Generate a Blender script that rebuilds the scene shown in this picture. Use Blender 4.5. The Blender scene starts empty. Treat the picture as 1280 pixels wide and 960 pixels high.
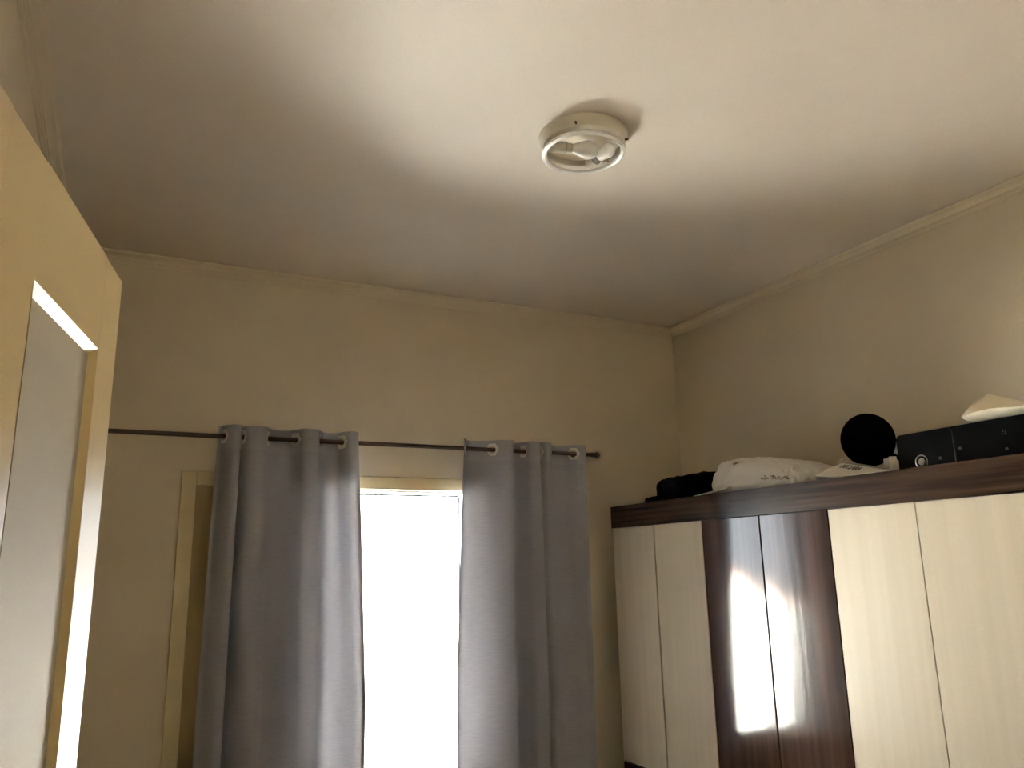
import bpy, bmesh, math, random
from mathutils import Vector, Matrix, noise

random.seed(4)
scene = bpy.context.scene
COL = scene.collection
R = math.radians

# ------------------------------------------------------------------ camera
CAM_Z = 1.7
cam_data = bpy.data.cameras.new('camera')
cam_data.sensor_width = 36.0
cam_data.lens = 985.0 / 1280.0 * 36.0
cam_data.clip_start = 0.02
cam = bpy.data.objects.new('camera', cam_data)
COL.objects.link(cam)
rot = Matrix(((0.89470312, -0.08179478, -0.43910813),
              (-0.4461963, -0.20851946, -0.87030368),
              (-0.02037629, 0.97459184, -0.22305954)))
cam.matrix_world = Matrix.Translation((0, 0, CAM_Z)) @ rot.to_4x4()
scene.camera = cam

# ------------------------------------------------------------------ world, sun, exposure
world = bpy.data.worlds.new('daylight_sky')
scene.world = world
world.use_nodes = True
bg = world.node_tree.nodes['Background']
bg.inputs['Color'].default_value = (0.86, 0.92, 1.0, 1)
bg.inputs['Strength'].default_value = 4.0

sun_data = bpy.data.lights.new('sun_offscreen', 'SUN')
sun_data.energy = 140.0
sun_data.color = (1.0, 0.965, 0.93)
sun_data.angle = R(0.6)
sun = bpy.data.objects.new('sun_offscreen', sun_data)
COL.objects.link(sun)
# the sun stands behind the house and to the right, high up: no direct sun enters the window
sun_from = Vector((0.40, -0.42, 0.80)).normalized()
sun.rotation_euler = sun_from.to_track_quat('Z', 'Y').to_euler()
sun.location = (4, -4, 8)

vs = scene.view_settings
vs.view_transform = 'Standard'
vs.look = 'None'
vs.gamma = 1.0
vs.exposure = 1.5
vs.use_curve_mapping = False
scene.cycles.max_bounces = 12
scene.cycles.diffuse_bounces = 8
scene.cycles.sample_clamp_indirect = 30.0
scene.cycles.use_denoising = True


# ------------------------------------------------------------------ materials
def mat(name, col, rough=0.5, col2=None, scale=6.0, stretch=(1, 1, 1), bump=0.0, bump_scale=None,
        metal=0.0, spec=0.5, coat=0.0, coat_rough=0.1, detail=4.0, contrast=(0.35, 0.65), trans=0.0):
    m = bpy.data.materials.new(name)
    m.use_nodes = True
    nt = m.node_tree
    p = nt.nodes['Principled BSDF']
    p.inputs['Base Color'].default_value = (*col, 1)
    p.inputs['Roughness'].default_value = rough
    p.inputs['Metallic'].default_value = metal
    p.inputs['Specular IOR Level'].default_value = spec
    p.inputs['Coat Weight'].default_value = coat
    p.inputs['Coat Roughness'].default_value = coat_rough
    tc = nt.nodes.new('ShaderNodeTexCoord')
    mp = nt.nodes.new('ShaderNodeMapping')
    mp.inputs['Scale'].default_value = stretch
    nt.links.new(tc.outputs['Object'], mp.inputs['Vector'])
    nz = nt.nodes.new('ShaderNodeTexNoise')
    nz.inputs['Scale'].default_value = scale
    nz.inputs['Detail'].default_value = detail
    nt.links.new(mp.outputs['Vector'], nz.inputs['Vector'])
    if col2 is not None:
        cr = nt.nodes.new('ShaderNodeValToRGB')
        cr.color_ramp.elements[0].position = contrast[0]
        cr.color_ramp.elements[0].color = (*col, 1)
        cr.color_ramp.elements[1].position = contrast[1]
        cr.color_ramp.elements[1].color = (*col2, 1)
        nt.links.new(nz.outputs['Fac'], cr.inputs['Fac'])
        nt.links.new(cr.outputs['Color'], p.inputs['Base Color'])
    if bump:
        b = nt.nodes.new('ShaderNodeBump')
        b.inputs['Strength'].default_value = bump
        b.inputs['Distance'].default_value = 0.01
        n2 = nz
        if bump_scale:
            n2 = nt.nodes.new('ShaderNodeTexNoise')
            n2.inputs['Scale'].default_value = bump_scale
            n2.inputs['Detail'].default_value = 5.0
            nt.links.new(mp.outputs['Vector'], n2.inputs['Vector'])
        nt.links.new(n2.outputs['Fac'], b.inputs['Height'])
        nt.links.new(b.outputs['Normal'], p.inputs['Normal'])
    if trans:
        out = nt.nodes['Material Output']
        tl = nt.nodes.new('ShaderNodeBsdfTranslucent')
        tl.inputs['Color'].default_value = (*col, 1)
        mx = nt.nodes.new('ShaderNodeMixShader')
        mx.inputs['Fac'].default_value = trans
        nt.links.new(p.outputs['BSDF'], mx.inputs[1])
        nt.links.new(tl.outputs['BSDF'], mx.inputs[2])
        nt.links.new(mx.outputs['Shader'], out.inputs['Surface'])
    return m


def glass_mat(name, tint, rough, reflect):
    m = bpy.data.materials.new(name)
    m.use_nodes = True
    nt = m.node_tree
    nt.nodes.remove(nt.nodes['Principled BSDF'])
    out = nt.nodes['Material Output']
    tr = nt.nodes.new('ShaderNodeBsdfTransparent')
    tr.inputs['Color'].default_value = (*tint, 1)
    gl = nt.nodes.new('ShaderNodeBsdfGlossy')
    gl.inputs['Roughness'].default_value = rough
    fr = nt.nodes.new('ShaderNodeFresnel')
    fr.inputs['IOR'].default_value = reflect
    mx = nt.nodes.new('ShaderNodeMixShader')
    nt.links.new(fr.outputs['Fac'], mx.inputs['Fac'])
    nt.links.new(tr.outputs['BSDF'], mx.inputs[1])
    nt.links.new(gl.outputs['BSDF'], mx.inputs[2])
    nt.links.new(mx.outputs['Shader'], out.inputs['Surface'])
    return m


M = {
    'wall': mat('cream_wall_paint', (0.66, 0.585, 0.455), 0.6, (0.70, 0.62, 0.485), 2.5, bump=0.06, bump_scale=90),
    'ceiling': mat('off_white_ceiling_paint', (0.74, 0.675, 0.60), 0.55, (0.78, 0.715, 0.64), 1.8, bump=0.05, bump_scale=120),
    'cornice': mat('off_white_cornice_paint', (0.69, 0.61, 0.48), 0.45, (0.72, 0.64, 0.51), 4, bump=0.03),
    'floor': mat('beige_floor_tile', (0.17, 0.115, 0.07), 0.35, (0.21, 0.145, 0.09), 5),
    'hall': mat('hall_paint', (0.68, 0.60, 0.46), 0.6, (0.72, 0.64, 0.50), 3),
    'white_tile': mat('pale_floor_tile', (0.42, 0.38, 0.32), 0.5, (0.46, 0.42, 0.36), 3),
    'outer': mat('white_render_wall', (0.71, 0.70, 0.67), 0.7, (0.75, 0.74, 0.71), 3, bump=0.1, bump_scale=60),
    'terrace': mat('pale_concrete', (0.46, 0.45, 0.42), 0.8, (0.52, 0.51, 0.48), 2.0, bump=0.1, bump_scale=40),
    'rooftile': mat('clay_roof', (0.42, 0.20, 0.12), 0.8, (0.5, 0.26, 0.16), 6),
    'enamel': mat('cream_enamel_paint', (0.66, 0.51, 0.27), 0.33, (0.70, 0.55, 0.30), 3.0, (1, 1, 0.4), bump=0.08, bump_scale=14, spec=0.2),
    'enamel_panel': mat('sheen_toned_enamel', (0.50, 0.45, 0.35), 0.55, (0.52, 0.47, 0.37), 2.0, spec=0.1, bump=0.01),  # greyer than the frame enamel: window sheen is put into the panel colour
    'sash': mat('white_aluminium', (0.82, 0.82, 0.80), 0.35, (0.85, 0.85, 0.83), 5),
    'frame': mat('cream_window_paint', (0.60, 0.50, 0.29), 0.4, (0.65, 0.55, 0.33), 7, bump=0.04),
    'shutter': mat('tan_shutter_paint', (0.34, 0.245, 0.11), 0.45, (0.39, 0.285, 0.135), 5, (2, 2, 0.5), bump=0.05),
    'dark_metal': mat('dark_metal', (0.03, 0.03, 0.035), 0.4, (0.05, 0.05, 0.055), 20),
    'rod': mat('brown_rod_metal', (0.055, 0.032, 0.024), 0.4, (0.075, 0.045, 0.033), 12),
    'curtain': mat('grey_curtain_weave', (0.36, 0.365, 0.42), 0.75, (0.43, 0.435, 0.49), 40, (0.6, 0.6, 14), bump=0.12, trans=0.055, spec=0.3),
    'curtain_hem': mat('grey_curtain_hem', (0.40, 0.405, 0.46), 0.75, (0.46, 0.465, 0.52), 40, (0.6, 0.6, 14), bump=0.12, trans=0.05, spec=0.3),
    'grommet': mat('white_plastic', (0.82, 0.80, 0.76), 0.35, (0.86, 0.84, 0.80), 10),
    'white_wood': mat('cream_wood_laminate', (0.585, 0.52, 0.395), 0.38, (0.63, 0.565, 0.44), 26, (1, 1, 0.035), bump=0.05, detail=6),
    'brown_wood': mat('dark_brown_wood_laminate', (0.040, 0.020, 0.014), 0.085, (0.085, 0.044, 0.030), 26, (1, 1, 0.04), bump=0.015, detail=6, spec=0.6),
    'brown_board': mat('brown_wood_board', (0.026, 0.014, 0.009), 0.24, (0.075, 0.043, 0.028), 34, (1, 0.045, 1.4), bump=0.05, detail=6, contrast=(0.36, 0.66), spec=0.3),
    'edge': mat('dark_edge', (0.03, 0.02, 0.016), 0.5, (0.04, 0.03, 0.02), 10),
    'black_cloth': mat('black_cloth', (0.003, 0.003, 0.0045), 0.9, (0.006, 0.006, 0.010), 15, bump=0.2, bump_scale=60, spec=0.06),
    'plastic_bag': mat('white_plastic_film', (0.80, 0.77, 0.72), 0.35, (0.86, 0.83, 0.78), 7, bump=0.1, bump_scale=25, trans=0.12),
    'print_brown': mat('brown_print', (0.20, 0.13, 0.075), 0.6, (0.24, 0.16, 0.10), 20),
    'print_dark': mat('dark_print', (0.05, 0.045, 0.045), 0.6, (0.07, 0.06, 0.06), 20),
    'paper': mat('white_paper', (0.80, 0.77, 0.70), 0.6, (0.84, 0.81, 0.74), 6),
    'cream_card': mat('cream_card', (0.80, 0.74, 0.58), 0.6, (0.84, 0.78, 0.62), 6),
    'black_plastic': mat('black_plastic', (0.003, 0.003, 0.0045), 0.4, (0.005, 0.005, 0.007), 10, spec=0.12),
    'black_gloss': mat('black_gloss_plastic', (0.003, 0.003, 0.0045), 0.3, (0.005, 0.005, 0.007), 10, spec=0.12),
    'black_matte': mat('black_matte_plastic', (0.0015, 0.0015, 0.0025), 0.7, (0.0025, 0.0025, 0.004), 10, spec=0.04),
    'silver': mat('silver_metal', (0.62, 0.62, 0.62), 0.25, (0.70, 0.70, 0.70), 10, metal=1.0),
    'grey_plastic': mat('grey_plastic', (0.30, 0.275, 0.24), 0.5, (0.34, 0.31, 0.27), 10),
    'dark_grey': mat('dark_grey_plastic', (0.03, 0.03, 0.033), 0.4, (0.04, 0.04, 0.043), 10),
    'lamp_white': mat('white_lamp_enamel', (0.74, 0.68, 0.58), 0.35, (0.78, 0.72, 0.62), 8),
    'bulb': mat('white_bulb', (0.85, 0.84, 0.82), 0.3, (0.88, 0.87, 0.85), 8),
    'socket': mat('ivory_socket', (0.50, 0.46, 0.40), 0.45, (0.54, 0.50, 0.44), 10),
    'glass': glass_mat('clear_glass', (0.97, 0.98, 0.97), 0.02, 1.45),
    'lamp_glass': glass_mat('ribbed_lamp_glass', (0.93, 0.92, 0.89), 0.12, 1.35),
}


# ------------------------------------------------------------------ mesh helpers
class MB:
    """collects shapes into one bmesh"""
    def __init__(self):
        self.bm = bmesh.new()

    def box(self, x0, x1, y0, y1, z0, z1):
        v = [self.bm.verts.new(p) for p in ((x0, y0, z0), (x1, y0, z0), (x1, y1, z0), (x0, y1, z0),
                                            (x0, y0, z1), (x1, y0, z1), (x1, y1, z1), (x0, y1, z1))]
        for f in ((3, 2, 1, 0), (4, 5, 6, 7), (0, 1, 5, 4), (1, 2, 6, 5), (2, 3, 7, 6), (3, 0, 4, 7)):
            self.bm.faces.new([v[i] for i in f])
        return self

    def poly_prism(self, pts, vec):
        """closed outline pts (3D) extruded by vec"""
        vec = Vector(vec)
        a = [self.bm.verts.new(p) for p in pts]
        b = [self.bm.verts.new(Vector(p) + vec) for p in pts]
        self.bm.faces.new(a[::-1])
        self.bm.faces.new(b)
        n = len(pts)
        for i in range(n):
            j = (i + 1) % n
            self.bm.faces.new((a[i], a[j], b[j], b[i]))
        return self

    def quad(self, pts):
        self.bm.faces.new([self.bm.verts.new(p) for p in pts])
        return self

    def tube(self, p0, p1, r0, r1=None, seg=16, caps=True):
        r1 = r0 if r1 is None else r1
        return self.lathe(p0, Vector(p1) - Vector(p0), [(r0, 0.0), (r1, 1.0)], seg, caps, rel=True)

    def lathe(self, origin, axis, prof, seg=24, caps=True, rel=False, flute=0.0, nflute=0):
        origin = Vector(origin)
        axis = Vector(axis)
        L = axis.length
        ax = axis.normalized()
        u = ax.orthogonal().normalized()
        w = ax.cross(u)
        rings = []
        for r, h in prof:
            c = origin + ax * (h * L if rel else h)
            ring = []
            for k in range(seg):
                a = 2 * math.pi * k / seg
                rr = r * (1 + flute * math.cos(a * nflute)) if nflute else r
                ring.append(self.bm.verts.new(c + (u * math.cos(a) + w * math.sin(a)) * rr))
            rings.append(ring)
        for a, b in zip(rings, rings[1:]):
            for k in range(seg):
                j = (k + 1) % seg
                self.bm.faces.new((a[k], a[j], b[j], b[k]))
        if caps:
            self.bm.faces.new(rings[0][::-1])
            self.bm.faces.new(rings[-1])
        return self

    def build(self, name, material, parent=None, bevel=0.0, smooth=False, seg=2):
        bmesh.ops.recalc_face_normals(self.bm, faces=self.bm.faces)
        if bevel:
            bmesh.ops.bevel(self.bm, geom=list(self.bm.edges), offset=bevel, segments=seg, affect='EDGES', profile=0.5)
        me = bpy.data.meshes.new(name)
        self.bm.to_mesh(me)
        self.bm.free()
        o = bpy.data.objects.new(name, me)
        COL.objects.link(o)
        if material is not None:
            me.materials.append(M[material])
        if smooth:
            me.shade_smooth()
            me.set_sharp_from_angle(angle=R(smooth if smooth is not True else 40))
        if parent is not None:
            o.parent = parent
        return o


def tag(o, label=None, cat=None, group=None, kind=None):
    if label:
        o['label'] = label
    if cat:
        o['category'] = cat
    if group:
        o['group'] = group
    if kind:
        o['kind'] = kind
    return o


def empty(name, loc=(0, 0, 0), rz=0.0):
    o = bpy.data.objects.new(name, None)
    COL.objects.link(o)
    o.location = loc
    o.rotation_euler = (0, 0, rz)
    return o


def struct(o, label, cat):
    return tag(o, label, cat, kind='structure')


# ------------------------------------------------------------------ the room shell
XL, XR = -0.31, 3.02          # left and right wall faces
YF, YB = 0.28, 3.76           # front (doorway) wall and window wall faces
ZC = 3.10                     # ceiling height
T = 0.15
WX0, WX1, WZ0, WZ1 = 0.317, 1.70, 0.70, 2.07       # window opening
DX0, DX1, DZ1 = -0.215, 0.71, 2.12                  # doorway opening
HX0, HX1, HY0 = -2.0, 1.9, -1.6                    # hallway behind the doorway

struct(MB().box(HX0 - T, XR + T, HY0 - T, YB + T, -0.15, 0.0).build('floor', 'floor'),
       'beige tiled floor of the bedroom and hallway', 'floor')
struct(MB().box(HX0 - T, XR + T, HY0 - T, YB + T, ZC, ZC + 0.15).build('ceiling', 'ceiling'),
       'off white painted plaster ceiling with soft sheen', 'ceiling')
m = MB()
m.box(XL - T, WX0, YB, YB + T, 0, ZC).box(WX1, XR + T, YB, YB + T, 0, ZC)
m.box(WX0, WX1, YB, YB + T, 0, WZ0).box(WX0, WX1, YB, YB + T, WZ1, ZC)
struct(m.build('wall_back', 'wall'), 'cream painted wall holding the curtained window', 'wall')
struct(MB().box(XL - T, XL, YF, YB, 0, ZC).build('wall_left', 'wall'), 'cream painted wall behind the open door', 'wall')
struct(MB().box(XR, XR + T, YF, YB, 0, ZC).build('wall_right', 'wall'), 'cream painted wall behind the wardrobe', 'wall')
m = MB()
m.box(HX0 - T, DX0, YF - T, YF, 0, ZC).box(DX1, XR + T, YF - T, YF, 0, ZC).box(DX0, DX1, YF - T, YF, DZ1, ZC)
struct(m.build('wall_front', 'wall'), 'cream painted wall with the bedroom doorway', 'wall')
m = MB()
m.box(HX0 - T, HX0, HY0, YF - T, 0, ZC).box(HX1, HX1 + T, HY0, YF - T, 0, ZC)
m.box(HX0 - T, HX1 + T, HY0 - T, HY0, 0, ZC)
struct(m.build('wall_hall', 'hall'), 'cream painted hallway walls outside the doorway', 'wall')

struct(MB().box(HX0, HX1, HY0, YF - T, 0.0, 0.012).build('floor_hall', 'white_tile'), 'pale tiled hallway floor outside the doorway', 'floor')

# crown moulding, one mitred length on each wall
PROFILE = [(0, 0), (0.052, 0), (0.052, -0.005), (0.048, -0.007), (0.046, -0.011), (0.041, -0.013), (0.034, -0.016),
           (0.027, -0.021), (0.022, -0.027), (0.021, -0.030), (0.015, -0.031), (0.014, -0.0355), (0.0095, -0.0365),
           (0.0085, -0.041), (0.005, -0.042), (0.0045, -0.047), (0, -0.048)]
corners = [(XL, YB), (XR, YB), (XR, YF), (XL, YF)]
inward = [(1, -1), (-1, -1), (-1, 1), (1, 1)]
wall_words = ['above the window wall', 'above the wardrobe wall', 'above the doorway wall', 'above the wall behind the open door']
for k in range(4):
    a, b = corners[k], corners[(k + 1) % 4]
    ia, ib = inward[k], inward[(k + 1) % 4]
    m = MB()
    va = [m.bm.verts.new((a[0] + ia[0] * d, a[1] + ia[1] * d, ZC + z)) for d, z in PROFILE]
    vb = [m.bm.verts.new((b[0] + ib[0] * d, b[1] + ib[1] * d, ZC + z)) for d, z in PROFILE]
    n = len(PROFILE)
    for i in range(n):
        j = (i + 1) % n
        m.bm.faces.new((va[i], va[j], vb[j], vb[i]))
    m.bm.faces.new(va)
    m.bm.faces.new(vb[::-1])
    struct(m.build('trim_%d' % (k + 1), 'cornice'), 'stepped off white plaster cornice ' + wall_words[k], 'cornice')

# ------------------------------------------------------------------ outdoors: terrace and a neighbouring gable
struct(MB().box(-14, 16, -10, 22, -0.45, -0.25).build('terrace', 'terrace'),
       'sunlit concrete ground outside the window', 'terrace')
nb = empty('outbuilding', (0.4, 7.5, -0.25))
GS = 0.62                                   # roof pitch
ridge = CAM_Z + 1.19 + 0.25
gable = [(-4.4, 0, 0), (4.4, 0, 0), (4.4, 0, ridge - 4.4 * GS), (0, 0, ridge), (-4.4, 0, ridge - 4.4 * GS)]
MB().poly_prism(gable, (0, 5.0, 0)).build('wall', 'outer', nb)
for s_ in (-1, 1):
    MB().poly_prism([(s_ * 4.55, 0.0, ridge - 4.55 * GS), (0, 0.0, ridge), (0, 0.0, ridge + 0.06), (s_ * 4.55, 0.0, ridge - 4.55 * GS + 0.06)],
                    (0, 5.1, 0)).build('roof_slope', 'rooftile', nb)
tag(nb, 'white gabled outbuilding in the sun across the terrace', 'building')

# ------------------------------------------------------------------ window
win = empty('window_1', (0, YB, 0))
struct(win, 'cream framed window with one shut leaf and a bright pane between the curtains', 'window')
CW = 0.062
MB().box(WX0 - CW, WX0, -0.018, 0.0, WZ0 - CW, WZ1 + CW).build('window_casing', 'frame', win, 0.003)
MB().box(WX1, WX1 + CW, -0.018, 0.0, WZ0 - CW, WZ1 + CW).build('window_casing', 'frame', win, 0.003)
MB().box(WX0, WX1, -0.018, 0.0, WZ1, WZ1 + CW).build('window_casing', 'frame', win, 0.003)
MB().box(WX0 - CW, WX1 + CW, -0.05, T, WZ0 - 0.03, WZ0).build('window_sill', 'frame', win, 0.003)
WM = 0.84                                  # where the shut leaf ends
leaf = MB().box(WX0, WM, 0.004, 0.034, WZ0 + 0.002, WZ1 + 0.0).build('shutter_leaf', 'shutter', win, 0.002)
for z0, z1 in ((WZ0 + 0.08, WZ0 + 0.6), (WZ0 + 0.68, WZ1 - 0.09)):
    MB().box(WX0 + 0.07, WM - 0.06, -0.002, 0.006, z0, z1).build('shutter_panel', 'shutter', leaf, 0.003)
sash = MB()
sash.box(WM, WM + 0.02, 0.036, 0.06, WZ0, WZ1).box(WX1 - 0.02, WX1, 0.036, 0.06, WZ0, WZ1)
sash.box(WM, WX1, 0.036, 0.06, WZ1 - 0.008, WZ1).box(WM, WX1, 0.036, 0.06, WZ0, WZ0 + 0.03)
sash.build('sash_frame', 'sash', win)
MB().box(WM + 0.02, WX1 - 0.02, 0.047, 0.050, WZ0 + 0.03, WZ1 - 0.008).build('pane', 'glass', win)
g = MB()
g.box(1.573 * 1.018, 1.573 * 1.018 + 0.008, 0.062, 0.067, WZ0 + 0.03, 2.0465)
g.box(WM + 0.02, 1.573 * 1.018, 0.062, 0.067, 2.0465, 2.0545)
g.build('grille_wire', 'dark_metal', win)

# ------------------------------------------------------------------ bedroom door (two columns of sunk panels)
DA = math.atan2(0.979, 0.205)
DL, DT = 0.90, 0.035
door = empty('door_1', (-0.1995, 0.302, 0.0), DA)
struct(door, 'glossy cream enamel panelled door standing open', 'door')
cols = [(0.11, 0.448), (0.552, 0.805)]
rows = [(0.22, 0.95), (1.10, 1.976)]
for x0, x1 in ((0, 0.11), (0.448, 0.552), (0.805, 0.90)):
    MB().box(x0, x1, 0, DT, 0.008, 2.10).build('stile', 'enamel', door, 0.0025)
for x0, x1 in cols:
    for z0, z1 in ((0.008, 0.22), (0.95, 1.10), (1.976, 2.10)):
        MB().box(x0 - 0.002, x1 + 0.002, 0.0002, DT - 0.0002, z0, z1).build('rail', 'enamel', door)
    for z0, z1 in rows:
        BW, DP = 0.010, 0.0085
        p = MB().box(x0 + BW, x1 - BW, DP, DT - DP, z0 + BW, z1 - BW).build('panel', 'enamel_panel', door)
        for ys, yd in ((0.0, DP), (DT, DT - DP)):
            mo = MB()
            o_ = [(x0, ys, z0), (x1, ys, z0), (x1, ys, z1), (x0, ys, z1)]
            i_ = [(x0 + BW, yd, z0 + BW), (x1 - BW, yd, z0 + BW), (x1 - BW, yd, z1 - BW), (x0 + BW, yd, z1 - BW)]
            for k in range(4):
                j = (k + 1) % 4
                mo.quad((o_[k], o_[j], i_[j], i_[k]))
            mo.build('moulding', 'enamel', p)
hd = MB().box(0.835, 0.875, -0.006, 0.0, 0.93, 1.13).build('handle_plate', 'silver', door, 0.002)
MB().tube((0.855, -0.006, 1.07), (0.855, -0.05, 1.07), 0.008).tube((0.86, -0.05, 1.07), (0.75, -0.05, 1.07), 0.008, 0.007).build('lever', 'silver', hd, smooth=True)

# ------------------------------------------------------------------ curtain rod
RZ, RY = 2.279, 3.66
rod = empty('curtain_rod', (0, RY, RZ))
MB().tube((-0.24, 0, 0), (2.325, 0, 0), 0.0105, seg=20).build('rod_bar', 'rod', rod, smooth=True)
for s, x in ((1, 2.325), (-1, -0.24)):
    MB().lathe((x, 0, 0), (s, 0, 0), [(0.0125, 0), (0.0125, 0.012), (0.010, 0.014), (0.010, 0.02), (0.0155, 0.026), (0.0175, 0.036),
                                     (0.0155, 0.046), (0.009, 0.052), (0.002, 0.054)], 20).build('finial', 'rod', rod, smooth=True)
for x in (-0.17, 2.262):
    b = MB().box(x - 0.008, x + 0.008, 0.006, YB - RY, -0.022, -0.010)
    b.tube((x - 0.008, 0, 0), (x + 0.008, 0, 0), 0.014, seg=16)
    b.box(x - 0.015, x + 0.015, YB - RY - 0.004, YB - RY, -0.045, 0.02)
    b.build('bracket', 'rod', rod)
tag(rod, 'thin dark brown curtain rod with ball finial above the window', 'curtain rod')


# ------------------------------------------------------------------ curtains
def catmull(pts, n):
    out = []
    P = [pts[0]] + list(pts) + [pts[-1]]
    for i in range(len(pts) - 1):
        p0, p1, p2, p3 = (Vector(P[i + k]) for k in range(4))
        for k in range(n):
            t = k / n
            out.append(0.5 * ((2 * p1) + (p2 - p0) * t + (2 * p0 - 5 * p1 + 4 * p2 - p3) * t * t + (3 * p1 - p0 - 3 * p2 + p3) * t ** 3))
    out.append(Vector(pts[-1]))
    return out


def resample(poly, step):
    s = [0.0]
    for a, b in zip(poly, poly[1:]):
        s.append(s[-1] + (b - a).length)
    n = int(s[-1] / step)
    out, j = [], 0
    for k in range(n + 1):
        d = s[-1] * k / n
        while j < len(s) - 2 and s[j + 1] < d:
            j += 1
        t = (d - s[j]) / max(1e-9, s[j + 1] - s[j])
        out.append(poly[j].lerp(poly[j + 1], t))
    return out, s[-1]


def curtain(name, prof, low, label):
    """prof: (x, y offset) at the rod; low: (x, y offset) low down, same count of points"""
    top = catmull(prof, 24)
    base, L = resample(top, 0.0035)
    # carry the same parameter to the low profile
    lowc = catmull(low, 24)
    s = [0.0]
    for a, b in zip(top, top[1:]):
        s.append(s[-1] + (b - a).length)
    lowr, j = [], 0
    for k in range(len(base)):
        d = L * k / (len(base) - 1)
        while j < len(s) - 2 and s[j + 1] < d:
            j += 1
        t = (d - s[j]) / max(1e-9, s[j + 1] - s[j])
        lowr.append(lowc[j].lerp(lowc[j + 1], t))
    root = empty(name, (0, RY, 0))
    cross = []
    for k in range(len(base) - 1):
        if base[k].y * base[k + 1].y <= 0 and 8 < k < len(base) - 6:
            cross.append(k)
    TOP, SEAM, BOT = RZ + 0.048, RZ - 0.058, 0.06
    zs = [TOP - 0.0035 * i for i in range(int((TOP - SEAM) / 0.0035) + 1)]
    z = zs[-1]
    while z > BOT:
        z -= 0.045
        zs.append(max(z, BOT))

    def pt(k, z, push=0.0):
        w = min(1.0, max(0.0, (SEAM + 0.05 - z) / 1.15))
        w = w ** 0.85 if w > 0 else 0.0
        p = base[k].lerp(lowr[k], w)
        wob = 0.006 * w * noise.noise(Vector((p.x * 6, z * 1.2, 3.1)))
        if push:
            a, b = base[max(0, k - 1)], base[min(len(base) - 1, k + 1)]
            tdir = (b - a).normalized()
            p = p + Vector((tdir.y, -tdir.x)) * push
        # heading dips slightly between the eyelets
        return (p.x, p.y + wob, z)

    def sheet(k0, k1, zlist, push, holes, nm, material, parent):
        bm = bmesh.new()
        grid = [[bm.verts.new(pt(k, zz, push)) for k in range(k0, k1 + 1)] for zz in zlist]
        ds = L / (len(base) - 1)
        for r in range(len(zlist) - 1):
            zm = 0.5 * (zlist[r] + zlist[r + 1])
            for c in range(k1 - k0):
                if holes and abs(zm - RZ) < 0.03:
                    if any(((k0 + c + 0.5 - h - 0.5) * ds) ** 2 + (zm - RZ) ** 2 < 0.0215 ** 2 for h in cross):
                        continue
                bm.faces.new((grid[r][c], grid[r][c + 1], grid[r + 1][c + 1], grid[r + 1][c]))
        me = bpy.data.meshes.new(nm)
        bm.to_mesh(me)
        bm.free()
        me.materials.append(M[material])
        me.shade_smooth()
        o = bpy.data.objects.new(nm, me)
        COL.objects.link(o)
        o.parent = parent
        return o

    last = len(base) - 1
    fab = sheet(0, last, zs, 0.0, True, 'fabric', 'curtain', root)
    zt = [q for q in zs if q >= SEAM - 1e-6]
    sheet(0, last, zt, 0.0025, True, 'heading_band', 'curtain_hem', root)
    zl = [q for q in zs if q <= SEAM + 0.004]
    sheet(0, 7, zl, 0.0012, False, 'side_hem', 'curtain_hem', root)
    sheet(last - 7, last, zl, 0.0012, False, 'side_hem', 'curtain_hem', root)
    # eyelets: hexagonal plates with a round hole
    for h in cross:
        c = base[h]
        td = (base[min(last, h + 2)] - base[max(0, h - 2)]).normalized()
        e1 = Vector((td.x, td.y, 0))
        e2 = Vector((0, 0, 1))
        en = e1.cross(e2)
        bm = bmesh.new()
        N = 36
        rings = []
        for off, kind in ((-0.0035, 0), (-0.0035, 1), (0.0035, 1), (0.0035, 0)):
            ring = []
            for q in range(N):
                a = 2 * math.pi * q / N
                if kind == 0:
                    r = 0.0195
                else:
                    s6 = (a % (math.pi / 3)) - math.pi / 6
                    r = 0.031 / math.cos(s6)
                ring.append(bm.verts.new(Vector((c.x, c.y, RZ)) + e1 * math.cos(a) * r + e2 * math.sin(a) * r + en * off))
            rings.append(ring)
        for a_, b_ in zip(rings, rings[1:] + rings[:1]):
            for q in range(N):
                j = (q + 1) % N
                bm.faces.new((a_[q], a_[j], b_[j], b_[q]))
        bmesh.ops.recalc_face_normals(bm, faces=bm.faces)
        me = bpy.data.meshes.new('eyelet')
        bm.to_mesh(me)
        bm.free()
        me.materials.append(M['grommet'])
        o = bpy.data.objects.new('eyelet', me)
        COL.objects.link(o)
        o.parent = root
    tag(root, label, 'curtain', 'pair of grey eyelet curtains')
    return root


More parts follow.
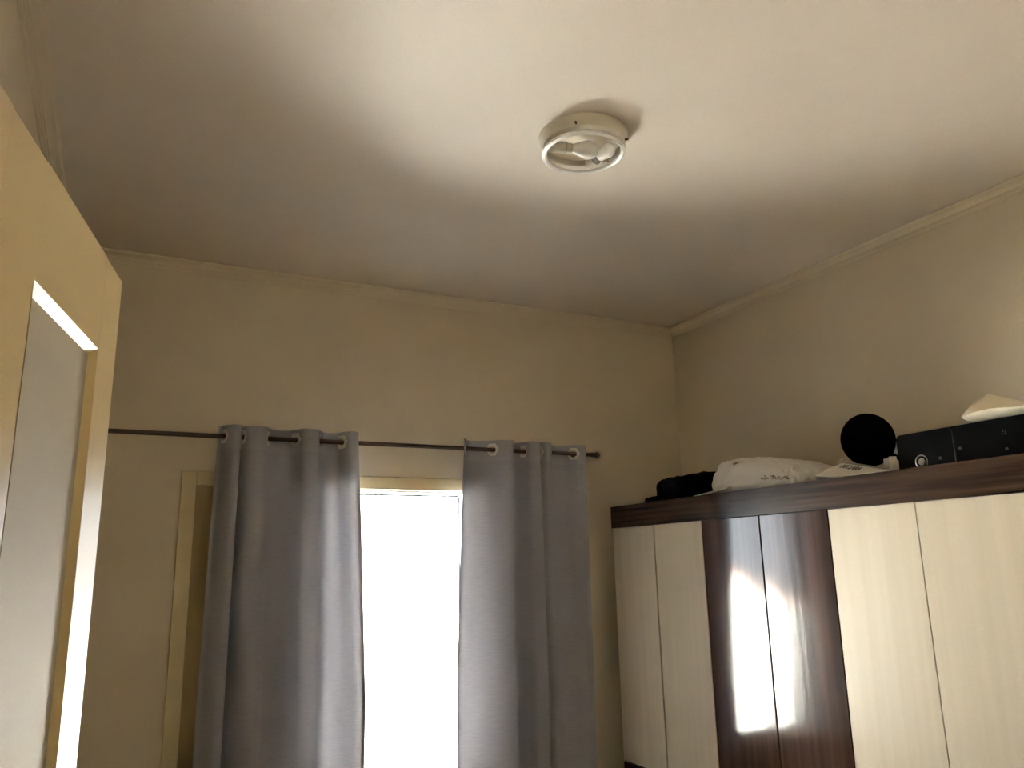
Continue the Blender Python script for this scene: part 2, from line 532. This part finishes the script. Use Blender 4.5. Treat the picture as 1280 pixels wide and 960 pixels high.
left_prof = [(0.388, 0.030), (0.404, 0.022), (0.422, -0.022), (0.448, -0.052), (0.470, -0.052), (0.479, -0.036), (0.473, 0.004), (0.470, 0.034), (0.480, 0.042),
             (0.490, 0.016), (0.500, -0.018), (0.520, -0.040), (0.560, -0.046), (0.590, -0.024), (0.612, 0.024), (0.655, 0.046), (0.698, 0.036),
             (0.728, -0.006), (0.752, -0.040), (0.785, -0.050), (0.818, -0.036), (0.838, 0.006), (0.862, 0.036), (0.892, 0.044), (0.922, 0.032),
             (0.945, -0.010), (0.968, -0.036), (0.990, -0.038), (1.012, -0.020)]
left_low = [(0.372, 0.034), (0.388, 0.024), (0.408, -0.024), (0.434, -0.060), (0.458, -0.064), (0.470, -0.046), (0.464, 0.004), (0.460, 0.044), (0.472, 0.058),
            (0.486, 0.034), (0.500, 0.006), (0.526, -0.020), (0.572, -0.034), (0.608, -0.016), (0.636, 0.026), (0.678, 0.050), (0.722, 0.036),
            (0.754, -0.006), (0.780, -0.036), (0.814, -0.044), (0.848, -0.034), (0.874, 0.002), (0.902, 0.030), (0.936, 0.036), (0.968, 0.016),
            (0.994, -0.018), (1.016, -0.046), (1.040, -0.056), (1.062, -0.056)]
right_prof = [(1.553, -0.034), (1.566, -0.014), (1.586, 0.018), (1.614, 0.040), (1.660, 0.038), (1.700, 0.022), (1.734, -0.008), (1.764, -0.034),
              (1.796, -0.046), (1.824, -0.040), (1.830, 0.000), (1.848, 0.036), (1.880, 0.038), (1.906, 0.006), (1.926, -0.032), (1.956, -0.048), (1.982, -0.048),
              (1.988, -0.012), (1.994, 0.014), (2.006, -0.014), (2.022, -0.040), (2.048, -0.042), (2.060, -0.014), (2.076, 0.026), (2.110, 0.044), (2.160, 0.034),
              (2.204, 0.006), (2.238, -0.012), (2.282, -0.014)]
right_low = [(1.546, 0.062), (1.556, 0.062), (1.574, 0.060), (1.606, 0.044), (1.648, 0.012), (1.690, -0.014), (1.726, -0.034), (1.760, -0.046),
             (1.792, -0.054), (1.816, -0.046), (1.818, 0.000), (1.836, 0.040), (1.872, 0.042), (1.906, 0.006), (1.932, -0.032), (1.962, -0.048), (1.990, -0.050),
             (1.996, -0.010), (2.002, 0.018), (2.016, -0.004), (2.034, -0.030), (2.062, -0.034), (2.078, -0.012), (2.096, 0.018), (2.130, 0.034), (2.176, 0.020),
             (2.214, -0.002), (2.244, -0.014), (2.276, -0.014)]
curtain('curtain', left_prof, left_low, 'grey eyelet curtain drawn aside over the shut tan window leaf')
curtain('curtain', right_prof, right_low, 'grey eyelet curtain between the bright window gap and the wardrobe')

# ------------------------------------------------------------------ wardrobe
XF = 2.40                                 # front face of doors
Y0, Y1 = 1.405, 3.596                     # near end, far end
ZT = CAM_Z + 0.290                        # top of the crown board
ZB = CAM_Z + 0.178                        # underside of the crown board
ZD = CAM_Z - 0.973                        # bottom of doors, top of drawers
XB = 3.0
wd = empty('wardrobe', (XF, (Y0 + Y1) / 2, 0))
wd_parts = []


def wpart(mb, name, material, parent=None, bevel=0.0):
    o = mb.build(name, material, None, bevel)
    o.parent = parent or wd
    base = Vector(wd.location)
    for v in o.data.vertices:
        v.co -= base
    return o


wpart(MB().box(XF + 0.02, XB, Y1 - 0.018, Y1, 0.0, ZB), 'side_panel', 'white_wood', None, 0.001)
wpart(MB().box(XF + 0.02, XB, Y0, Y0 + 0.018, 0.0, ZB), 'side_panel', 'white_wood', None, 0.001)
wpart(MB().box(XB - 0.012, XB, Y0 + 0.018, Y1 - 0.018, 0.05, ZB), 'back_panel', 'white_wood')
wpart(MB().box(XF + 0.02, XB - 0.012, Y0 + 0.018, Y1 - 0.018, 0.06, 0.078), 'bottom_panel', 'white_wood')
wpart(MB().box(XF + 0.022, XF + 0.030, Y0 + 0.018, Y1 - 0.018, 0.078, ZB), 'front_divider', 'edge')
wpart(MB().box(XF - 0.004, XF + 0.022, Y0 - 0.006, Y1 + 0.006, ZB, ZT), 'crown_board', 'brown_board', None, 0.0012)
wpart(MB().box(XF + 0.022, XB, Y1 - 0.018, Y1 + 0.006, ZB, ZT), 'crown_end', 'brown_board', None, 0.001)
wpart(MB().box(XF + 0.022, XB, Y0 - 0.006, Y0 + 0.018, ZB, ZT), 'crown_end', 'white_wood', None, 0.001)
wpart(MB().box(XF + 0.022, XB, Y0 + 0.018, Y1 - 0.018, ZT - 0.018, ZT), 'top_panel', 'brown_board')
wpart(MB().box(XF + 0.04, XF + 0.055, Y0 + 0.018, Y1 - 0.018, 0.0, 0.06), 'plinth', 'brown_board')
bounds = [Y1, 3.231, 2.874, 2.508, 2.148, 1.780, Y0]
gaps = [0.008, 0.0015, 0.002, 0.0015, 0.002]
tilt = [0.0, 0.0, 0.007, 0.017, 0.0, 0.0]
for k in range(6):
    ya, yb = bounds[k + 1], bounds[k]
    ga = gaps[k] if k < 5 else 0.001
    gb = 0.001
    dark = k in (2, 3)
    d = wpart(MB().box(XF, XF + 0.020, ya + ga, yb - gb, ZD + 0.002, ZB - 0.002), 'door', 'brown_wood' if dark else 'white_wood', None, 0.0012)
    if tilt[k]:
        piv = (ya + yb) / 2 - wd.location.y
        for v in d.data.vertices:
            v.co.x += (v.co.y - piv) * tilt[k]
    d['label'] = 'glossy dark brown wardrobe door' if dark else 'cream wood grain wardrobe door'
for k in range(3):
    ya, yb = bounds[2 * k + 2], bounds[2 * k]
    for z0, z1 in ((0.075, 0.395), (0.40, ZD - 0.004)):
        dr = wpart(MB().box(XF, XF + 0.020, ya + 0.0015, yb - 0.0015, z0, z1), 'drawer', 'brown_wood', None, 0.0015)
        yc = (ya + yb) / 2
        hb = MB().tube((XF - 0.025, yc - 0.08, (z0 + z1) / 2), (XF - 0.025, yc + 0.08, (z0 + z1) / 2), 0.006)
        hb.tube((XF - 0.025, yc - 0.06, (z0 + z1) / 2), (XF, yc - 0.06, (z0 + z1) / 2), 0.005)
        hb.tube((XF - 0.025, yc + 0.06, (z0 + z1) / 2), (XF, yc + 0.06, (z0 + z1) / 2), 0.005)
        wpart(hb, 'drawer_handle', 'silver', dr)
tag(wd, 'cream and dark brown wardrobe with six tall doors against the wall', 'wardrobe')

# ------------------------------------------------------------------ ceiling lamp
LX, LY = 1.3145, 2.036
lamp = empty('ceiling_lamp', (LX, LY, ZC))
MB().lathe((0, 0, 0), (0, 0, -1), [(0.151, 0), (0.151, 0.004), (0.147, 0.009), (0.139, 0.032), (0.135, 0.034), (0.131, 0.030),
                                  (0.134, 0.012), (0.02, 0.006)], 64).build('base_pan', 'lamp_white', lamp, smooth=50)
MB().lathe((0, 0, 0), (0, 0, -1), [(0.124, 0.054), (0.138, 0.052), (0.1415, 0.056), (0.140, 0.063), (0.131, 0.067), (0.124, 0.063), (0.124, 0.054)],
           64, caps=False).build('glass_rim', 'bulb', lamp, smooth=50)
MB().lathe((0, 0, 0), (0, 0, -1), [(0.132, 0.026), (0.1345, 0.044), (0.135, 0.055)], 144, caps=False, flute=0.010, nflute=48).build('ribbed_glass', 'lamp_glass', lamp, smooth=60)
for a in (0.4, 2.2, 4.0, 5.6):
    MB().lathe((0.140 * math.cos(a), 0.140 * math.sin(a), -0.028), (math.cos(a), math.sin(a), 0), [(0.0035, -0.006), (0.0035, 0.010), (0.002, 0.012)], 10).build('screw', 'dark_metal', lamp)


def lamp_bulb(p0, p1, size):
    p0, p1 = Vector(p0), Vector(p1)
    ax = (p1 - p0)
    Lb = ax.length
    b = MB().lathe(p0 + ax * 0.42, ax, [(0.013, 0), (0.017, 0.08 * Lb), (size * 0.8, 0.22 * Lb), (size, 0.36 * Lb), (size * 0.86, 0.48 * Lb), (size * 0.5, 0.56 * Lb), (0.002, 0.58 * Lb)],
                   24).build('bulb', 'bulb', lamp, smooth=60)
    s = MB().lathe(p0, ax, [(0.009, 0), (0.011, 0.004), (0.0185, 0.05 * Lb), (0.0195, 0.30 * Lb), (0.0165, 0.31 * Lb), (0.0165, 0.44 * Lb), (0.013, 0.46 * Lb)], 24).build('socket', 'socket', lamp, smooth=40)
    MB().lathe(p0 + ax * 0.30, ax, [(0.0198, 0), (0.0198, 0.004), (0.0170, 0.004), (0.0170, 0)], 24, caps=False).build('socket_ring', 'grey_plastic', s, smooth=40)
    return b


lamp_bulb((-0.110, 0.030, -0.042), (0.050, -0.014, -0.046), 0.032)
lamp_bulb((0.058, 0.066, -0.056), (0.080, -0.060, -0.046), 0.026)
tag(lamp, 'round white ceiling lamp with open bottom and two bulbs inside', 'ceiling lamp')


# ------------------------------------------------------------------ things on top of the wardrobe
def lump(name, material, centre, half, amp, freq, seed, sub=5, shape=None, power=0.6, flat=False, amp2=0.0):
    bm = bmesh.new()
    bmesh.ops.create_icosphere(bm, subdivisions=sub, radius=1.0)
    off = Vector((seed * 7.3, seed * 3.1, seed * 1.7))
    for v in bm.verts:
        p = v.co.copy()
        q = Vector([math.copysign(abs(c) ** power, c) for c in p])
        q = Vector((q.x * half[0], q.y * half[1], q.z * half[2]))
        if shape:
            q = shape(q)
        f = noise.multi_fractal(q * freq + off, 0.8, 2.1, 4) - 1.0
        r = 1.0 - abs(noise.noise(q * freq * 1.7 + off * 2)) * 2
        r2 = 1.0 - abs(noise.noise(Vector((q.x * 1.3, q.y, q.z * 0.8)) * freq * 4.1 + off * 3)) * 2.6
        q += p.normalized() * (amp * (0.55 * f + 0.6 * r) + amp2 * r2)
        v.co = q
    zmin = -half[2]
    for v in bm.verts:
        if v.co.z < zmin:
            v.co.z = zmin
    me = bpy.data.meshes.new(name)
    bm.to_mesh(me)
    bm.free()
    me.materials.append(M[material])
    if not flat:
        me.shade_smooth()
    o = bpy.data.objects.new(name, me)
    COL.objects.link(o)
    o.location = centre
    return o


# black cloth heap
cl = empty('black_cloth', (2.66, 3.16, ZT))
c1 = lump('cloth_heap', 'black_cloth', (0, 0, 0.064), (0.15, 0.24, 0.062), 0.012, 13, 2.0, power=0.5, amp2=0.005)
c1.parent = cl
c2 = lump('cloth_fold', 'black_cloth', (-0.07, 0.20, 0.021), (0.09, 0.11, 0.021), 0.006, 16, 5.0, sub=4, power=0.6)
c2.parent = cl
tag(cl, 'crumpled black cloth heap on the wardrobe top beside the white bag', 'cloth')

# sliver of white paper
MBp = MB()
MBp.poly_prism([(2.43, 2.95, ZT + 0.001), (2.43, 2.715, ZT + 0.020), (2.52, 2.72, ZT + 0.020), (2.52, 2.95, ZT + 0.001)], (0, 0, 0.005))
pp = MBp.build('folded_paper', 'paper')
tag(pp, 'narrow folded white paper lying between black cloth and white bag', 'paper')

# white carrier bag
bag = empty('plastic_bag', (2.60, 2.635, ZT))


def bag_shape(q):
    t = (q.y + 0.30) / 0.60                    # 0 at the booklet end, 1 at the cloth end
    h = 0.42 + 0.62 * min(1, max(0, t)) ** 0.8
    z = (q.z + 0.090) * h - 0.090
    if t > 0.82:                               # underside lifts where it lies over the cloth
        z = max(z, -0.090 + (t - 0.82) * 0.40)
    lean = 0.5 * (z + 0.09)
    return Vector((q.x + lean, q.y, z))


b1 = lump('bag_body', 'plastic_bag', (0, 0, 0.090), (0.15, 0.29, 0.090), 0.017, 8, 1.3, sub=6, shape=bag_shape, power=0.5, amp2=0.007)
b1.parent = bag
tag(bag, 'crumpled white plastic carrier bag with brown print on wardrobe', 'plastic bag')

from mathutils.bvhtree import BVHTree


def ribbon_on(obj, strokes, width, name, material, parent, offset):
    """flat printed strokes laid on the surface; stroke points are (y, z) seen along +x, in the object's own frame"""
    bvh = BVHTree.FromPolygons([v.co.copy() for v in obj.data.vertices], [tuple(p.vertices) for p in obj.data.polygons])
    bm = bmesh.new()
    for st in strokes:
        fine = []
        for a, b in zip(st, st[1:]):
            n = max(2, int(math.dist(a, b) / 0.004))
            fine += [(a[0] + (b[0] - a[0]) * k / n, a[1] + (b[1] - a[1]) * k / n) for k in range(n)]
        fine.append(st[-1])
        prev = None
        for k, (y, z) in enumerate(fine):
            a, b = fine[max(0, k - 1)], fine[min(len(fine) - 1, k + 1)]
            d = Vector((b[0] - a[0], b[1] - a[1]))
            d = d.normalized() if d.length else Vector((1, 0))
            nrm = Vector((-d.y, d.x)) * width / 2
            pair = []
            for s in (-1, 1):
                hit = bvh.ray_cast(Vector((-1, y + s * nrm.x, z + s * nrm.y)), Vector((1, 0, 0)))
                if hit[0] is None:
                    break
                pair.append(bm.verts.new(hit[0] + hit[1] * 0.0012))
            if len(pair) < 2:
                prev = None
                continue
            if prev:
                bm.faces.new((prev[0], prev[1], pair[1], pair[0]))
            prev = pair
    me = bpy.data.meshes.new(name)
    bm.to_mesh(me)
    bm.free()
    me.materials.append(M[material])
    o = bpy.data.objects.new(name, me)
    COL.objects.link(o)
    o.parent = parent
    o.location = offset
    return o


# a small brown triangle and a scribbled line of print, as on the bag
tri = [[(0.128 - 0.0055 * k, 0.050 - 0.003 * k), (0.072 + 0.0055 * k, 0.050 - 0.003 * k)] for k in range(5)]
ribbon_on(b1, tri, 0.006, 'printed_triangle', 'print_brown', bag, b1.location)
rnd = random.Random(8)
scr = []
y = -0.09
while y > -0.235:
    z = -0.040 + 0.10 * (y + 0.09)
    scr.append([(y, z + rnd.uniform(-0.008, 0.010)), (y - rnd.uniform(0.008, 0.016), z + rnd.uniform(-0.010, 0.010)),
                (y - rnd.uniform(0.004, 0.02), z + rnd.uniform(-0.012, 0.008))])
    y -= rnd.uniform(0.007, 0.013)
ribbon_on(b1, scr, 0.0032, 'printed_lettering', 'print_brown', bag, b1.location)


# white envelope with printed heading, sloping up to the disc
def soft_sheet(name, A, B, C, D, material, bulge, thick, parent, n=24, seed=0.0, origin=Vector((0, 0, 0))):
    """A-B far edge, D-C near edge; bilinear patch with a slight bulge and thickness"""
    A, B, C, D = (Vector(p) - origin for p in (A, B, C, D))
    nrm = (B - A).cross(D - A).normalized()
    if nrm.z < 0:
        nrm = -nrm
    bm = bmesh.new()
    up, dn = [], []
    for i in range(n + 1):
        u = i / n
        ru, rd = [], []
        for j in range(n + 1):
            v = j / n
            p = A.lerp(B, u).lerp(D.lerp(C, u), v)
            e = (16 * u * (1 - u) * v * (1 - v)) ** 0.5
            h = bulge * e + 0.003 * e * noise.noise(p * 18 + Vector((seed, 0, 0)))
            ru.append(bm.verts.new(p + nrm * h))
            rd.append(bm.verts.new(p - nrm * (thick * (0.4 + 0.6 * e))))
        up.append(ru)
        dn.append(rd)
    for i in range(n):
        for j in range(n):
            bm.faces.new((up[i][j], up[i + 1][j], up[i + 1][j + 1], up[i][j + 1]))
            bm.faces.new((dn[i][j], dn[i][j + 1], dn[i + 1][j + 1], dn[i + 1][j]))
    for i in range(n):
        bm.faces.new((up[i][0], dn[i][0], dn[i + 1][0], up[i + 1][0]))
        bm.faces.new((up[i][n], up[i + 1][n], dn[i + 1][n], dn[i][n]))
        bm.faces.new((up[0][i], up[0][i + 1], dn[0][i + 1], dn[0][i]))
        bm.faces.new((up[n][i], dn[n][i], dn[n][i + 1], up[n][i + 1]))
    bmesh.ops.recalc_face_normals(bm, faces=bm.faces)
    me = bpy.data.meshes.new(name)
    bm.to_mesh(me)
    bm.free()
    me.materials.append(M[material])
    me.shade_smooth()
    me.set_sharp_from_angle(angle=R(45))
    o = bpy.data.objects.new(name, me)
    COL.objects.link(o)
    o.parent = parent
    return o


env_o = Vector((2.56, 2.17, ZT))
env = empty('document_envelope', env_o)
A = (2.60, 2.40, CAM_Z + 0.338)
B = (2.66, 2.265, CAM_Z + 0.379)
C = (2.53, 1.955, CAM_Z + 0.309)
D = (2.435, 2.13, ZT + 0.008)
env_body = soft_sheet('envelope_body', A, B, C, D, 'paper', 0.004, 0.012, env, origin=env_o)
# support carton below the envelope keeps it sloping
ct = MB().box(0.03, 0.13, -0.02, 0.10, 0.0, 0.040)
ct.build('envelope_stuffing', 'paper', env, 0.004)
txt = bpy.data.curves.new('heading_text', 'FONT')
txt.body = 'DECLARA'
txt.size = 0.036
txt.offset = 0.0008
txt.extrude = 0.0004
txt.align_x = 'CENTER'
to = bpy.data.objects.new('printed_heading', txt)
COL.objects.link(to)
vA, vB, vC, vD = (Vector(p) - env_o for p in (A, B, C, D))
tx = ((vC - vB) + (vD - vA) * 0.2).normalized()
tn = (vB - vA).cross(vD - vA).normalized()
tn = tn if tn.z > 0 else -tn
ty = tn.cross(tx).normalized()
pos = vA.lerp(vB, 0.55).lerp(vD.lerp(vC, 0.55), 0.60) + tn * 0.010
mw = Matrix((tx, ty, tn)).transposed().to_4x4()
mw.translation = pos
dg = bpy.context.evaluated_depsgraph_get()
tme = bpy.data.meshes.new_from_object(to.evaluated_get(dg))
bpy.data.objects.remove(to)
tme.transform(mw)
tme.materials.clear()
tme.materials.append(M['print_dark'])
to = bpy.data.objects.new('printed_heading', tme)
COL.objects.link(to)
to.parent = env
# dark ruled band along the far edge and a clear clasp
band = soft_sheet('ruled_band', Vector(B).lerp(Vector(A), 0.10) + Vector((0, 0, .004)), Vector(B) + Vector((0, 0, .004)), Vector(C) + Vector((0, 0, .004)), Vector(C).lerp(Vector(D), 0.10) + Vector((0, 0, .004)), 'grey_plastic', 0.001, 0.002, env, 6, origin=env_o)
clasp = MB().lathe(Vector(B) - env_o + Vector((-0.012, 0.0, 0.006)), tn, [(0.012, 0), (0.014, 0.004), (0.010, 0.008), (0.004, 0.010)], 16).build('clasp', 'grommet', env, smooth=50)
tag(env, 'white document envelope with dark printed heading, sloping below the black disc', 'envelope')

# black disc on a short arm
dc = Vector((2.78, 2.237, CAM_Z + 0.4736))
disc = empty('black_disc', (dc.x + 0.03, dc.y, ZT))
dn = Vector((-0.55, -0.83, -0.08)).normalized()
cl_ = dc - Vector(disc.location)
MB().lathe(cl_ - dn * 0.012, dn, [(0.06, -0.012), (0.102, 0.0), (0.1095, 0.006), (0.1105, 0.012), (0.108, 0.017), (0.099, 0.0185), (0.06, 0.0165), (0.003, 0.0155)], 64).build('dish', 'black_matte', disc, smooth=35)
a1 = Vector((2.93, 2.207, CAM_Z + 0.3945)) - Vector(disc.location)
MB().tube(cl_ - dn * 0.03, a1, 0.0095).build('arm', 'black_matte', disc, smooth=True)
MB().lathe((a1.x, a1.y, 0), (0, 0, 1), [(0.042, 0), (0.042, 0.008), (0.016, 0.014), (0.011, a1.z), (0.004, a1.z + 0.008)], 24).build('stand', 'black_matte', disc, smooth=True)
tag(disc, 'round flat black disc standing on edge beside the computer case', 'disc')

# small grey box leaning between the disc and the computer case
sb = empty('small_box', (2.585, 1.998, ZT), R(-32))
MB().box(-0.012, 0.012, -0.034, 0.030, 0.0, 0.070).build('box_body', 'grey_plastic', sb, 0.003)
MB().box(-0.0135, 0.0135, -0.0365, -0.031, 0.0, 0.0715).build('box_edge', 'socket', sb, 0.002)
tag(sb, 'small grey and white box wedged beside the black computer case', 'box')

# computer case lying on its side
CX0, CX1, CY0, CY1, CZ1 = 2.60, 2.99, 1.478, 1.974, 0.150
pc = empty('computer_case', (CX0, (CY0 + CY1) / 2, ZT))


def round_rect(y0, y1, z0, z1, r, n=6):
    pts = []
    for cy, cz, a0_ in ((y1 - r, z1 - r, 0), (y0 + r, z1 - r, 90), (y0 + r, z0 + r, 180), (y1 - r, z0 + r, 270)):
        for k in range(n + 1):
            a = R(a0_ + 90 * k / n)
            pts.append((cy + r * math.cos(a), cz + r * math.sin(a)))
    return pts


hw = (CY1 - CY0) / 2
MB().box(0.035, CX1 - CX0, -hw + 0.006, hw - 0.006, 0.004, CZ1 - 0.006).build('case_body', 'black_plastic', pc, 0.003)
rr = round_rect(-hw, hw, 0.0, CZ1, 0.018)
bz = MB()
bz.poly_prism([(0.004, y_, z_) for y_, z_ in rr], (0.036, 0, 0))
bez = bz.build('front_bezel', 'black_gloss', pc, smooth=30)
# two raised face plates with a groove between them
gy = 1.748 - (CY0 + CY1) / 2
rr1 = round_rect(gy + 0.0025, hw - 0.004, 0.004, CZ1 - 0.004, 0.015)
rr2 = round_rect(-hw + 0.004, gy - 0.0025, 0.004, CZ1 - 0.004, 0.008)
MB().poly_prism([(0, y_, z_) for y_, z_ in rr1], (0.005, 0, 0)).build('face_plate', 'black_gloss', pc, smooth=30)
MB().poly_prism([(0, y_, z_) for y_, z_ in rr2], (0.005, 0, 0)).build('face_plate', 'black_gloss', pc, smooth=30)
MB().box(0.001, 0.006, gy - 0.0025, gy + 0.0025, 0.006, CZ1 - 0.012).build('groove_strip', 'dark_grey', pc)
py = 1.876 - (CY0 + CY1) / 2
pz = 0.041
MB().lathe((0.0, py, pz), (-1, 0, 0), [(0.0255, 0), (0.0255, 0.003), (0.0215, 0.004), (0.0215, 0)], 32, caps=False).build('button_ring', 'silver', pc, smooth=40)
MB().lathe((0.0, py, pz), (-1, 0, 0), [(0.0125, 0), (0.0125, 0.004), (0.009, 0.006), (0.001, 0.0065)], 24).build('power_button', 'grey_plastic', pc, smooth=40)
for yy, zz, r_ in ((1.804, 0.045, 0.006), (1.726, 0.070, 0.005), (1.566, 0.046, 0.005)):
    MB().lathe((0.0, yy - (CY0 + CY1) / 2, zz), (-1, 0, 0), [(r_, 0), (r_, 0.002), (r_ * 0.6, 0.003), (0.0005, 0.0032)], 16).build('port_dot', 'dark_grey', pc, smooth=40)
em = MB()
ey = 1.566 - (CY0 + CY1) / 2
em.box(-0.001, 0.001, ey - 0.006, ey + 0.006, 0.094, 0.097).box(-0.001, 0.001, ey - 0.006, ey - 0.003, 0.097, 0.108).box(-0.001, 0.001, ey + 0.002, ey + 0.006, 0.102, 0.110)
em.build('emblem', 'dark_grey', pc)
tag(pc, 'black desktop computer case lying on its side with silver round button', 'computer case')

# bent cream card on top of the computer case
card = empty('bent_card', (2.62, 1.56, ZT + CZ1))
bm = bmesh.new()
prof = [(0.10, 0.004), (0.02, 0.003), (-0.025, 0.010), (-0.048, 0.019), (-0.046, 0.026), (-0.02, 0.048), (0.03, 0.082), (0.085, 0.112)]
pc_ = catmull([Vector(p) for p in prof], 8)
NY = 16
g0 = []
for i, p in enumerate(pc_):
    row = []
    for j in range(NY + 1):
        v = j / NY
        y_ = 0.125 - 0.22 * v
        t = i / (len(pc_) - 1)
        y_ += -0.025 * t * (1 - v) * 0.0 + (0.0 if t < 0.5 else -0.012 * (t - 0.5) * 2 * (1 - v))
        dip = 0.090 * max(0.0, t - 0.5) * 2 * v
        bow = 0.010 * math.sin(math.pi * min(1, v * 1.2)) * min(1.0, max(0.0, t * 3 - 0.5)) * (1 if t < 0.62 else max(0, 1 - (t - 0.62) * 6))
        row.append(bm.verts.new((p.x, y_, p.y - dip + bow)))
    g0.append(row)
for i in range(len(pc_) - 1):
    for j in range(NY):
        f = bm.faces.new((g0[i][j], g0[i][j + 1], g0[i + 1][j + 1], g0[i + 1][j]))
me = bpy.data.meshes.new('card_sheet')
bm.to_mesh(me)
bm.free()
me.materials.append(M['cream_card'])
me.shade_smooth()
co = bpy.data.objects.new('card_sheet', me)
COL.objects.link(co)
co.parent = card
sm = co.modifiers.new('thickness', 'SOLIDIFY')
sm.thickness = 0.0012
tag(card, 'bent cream card folded over on top of the computer case', 'card')
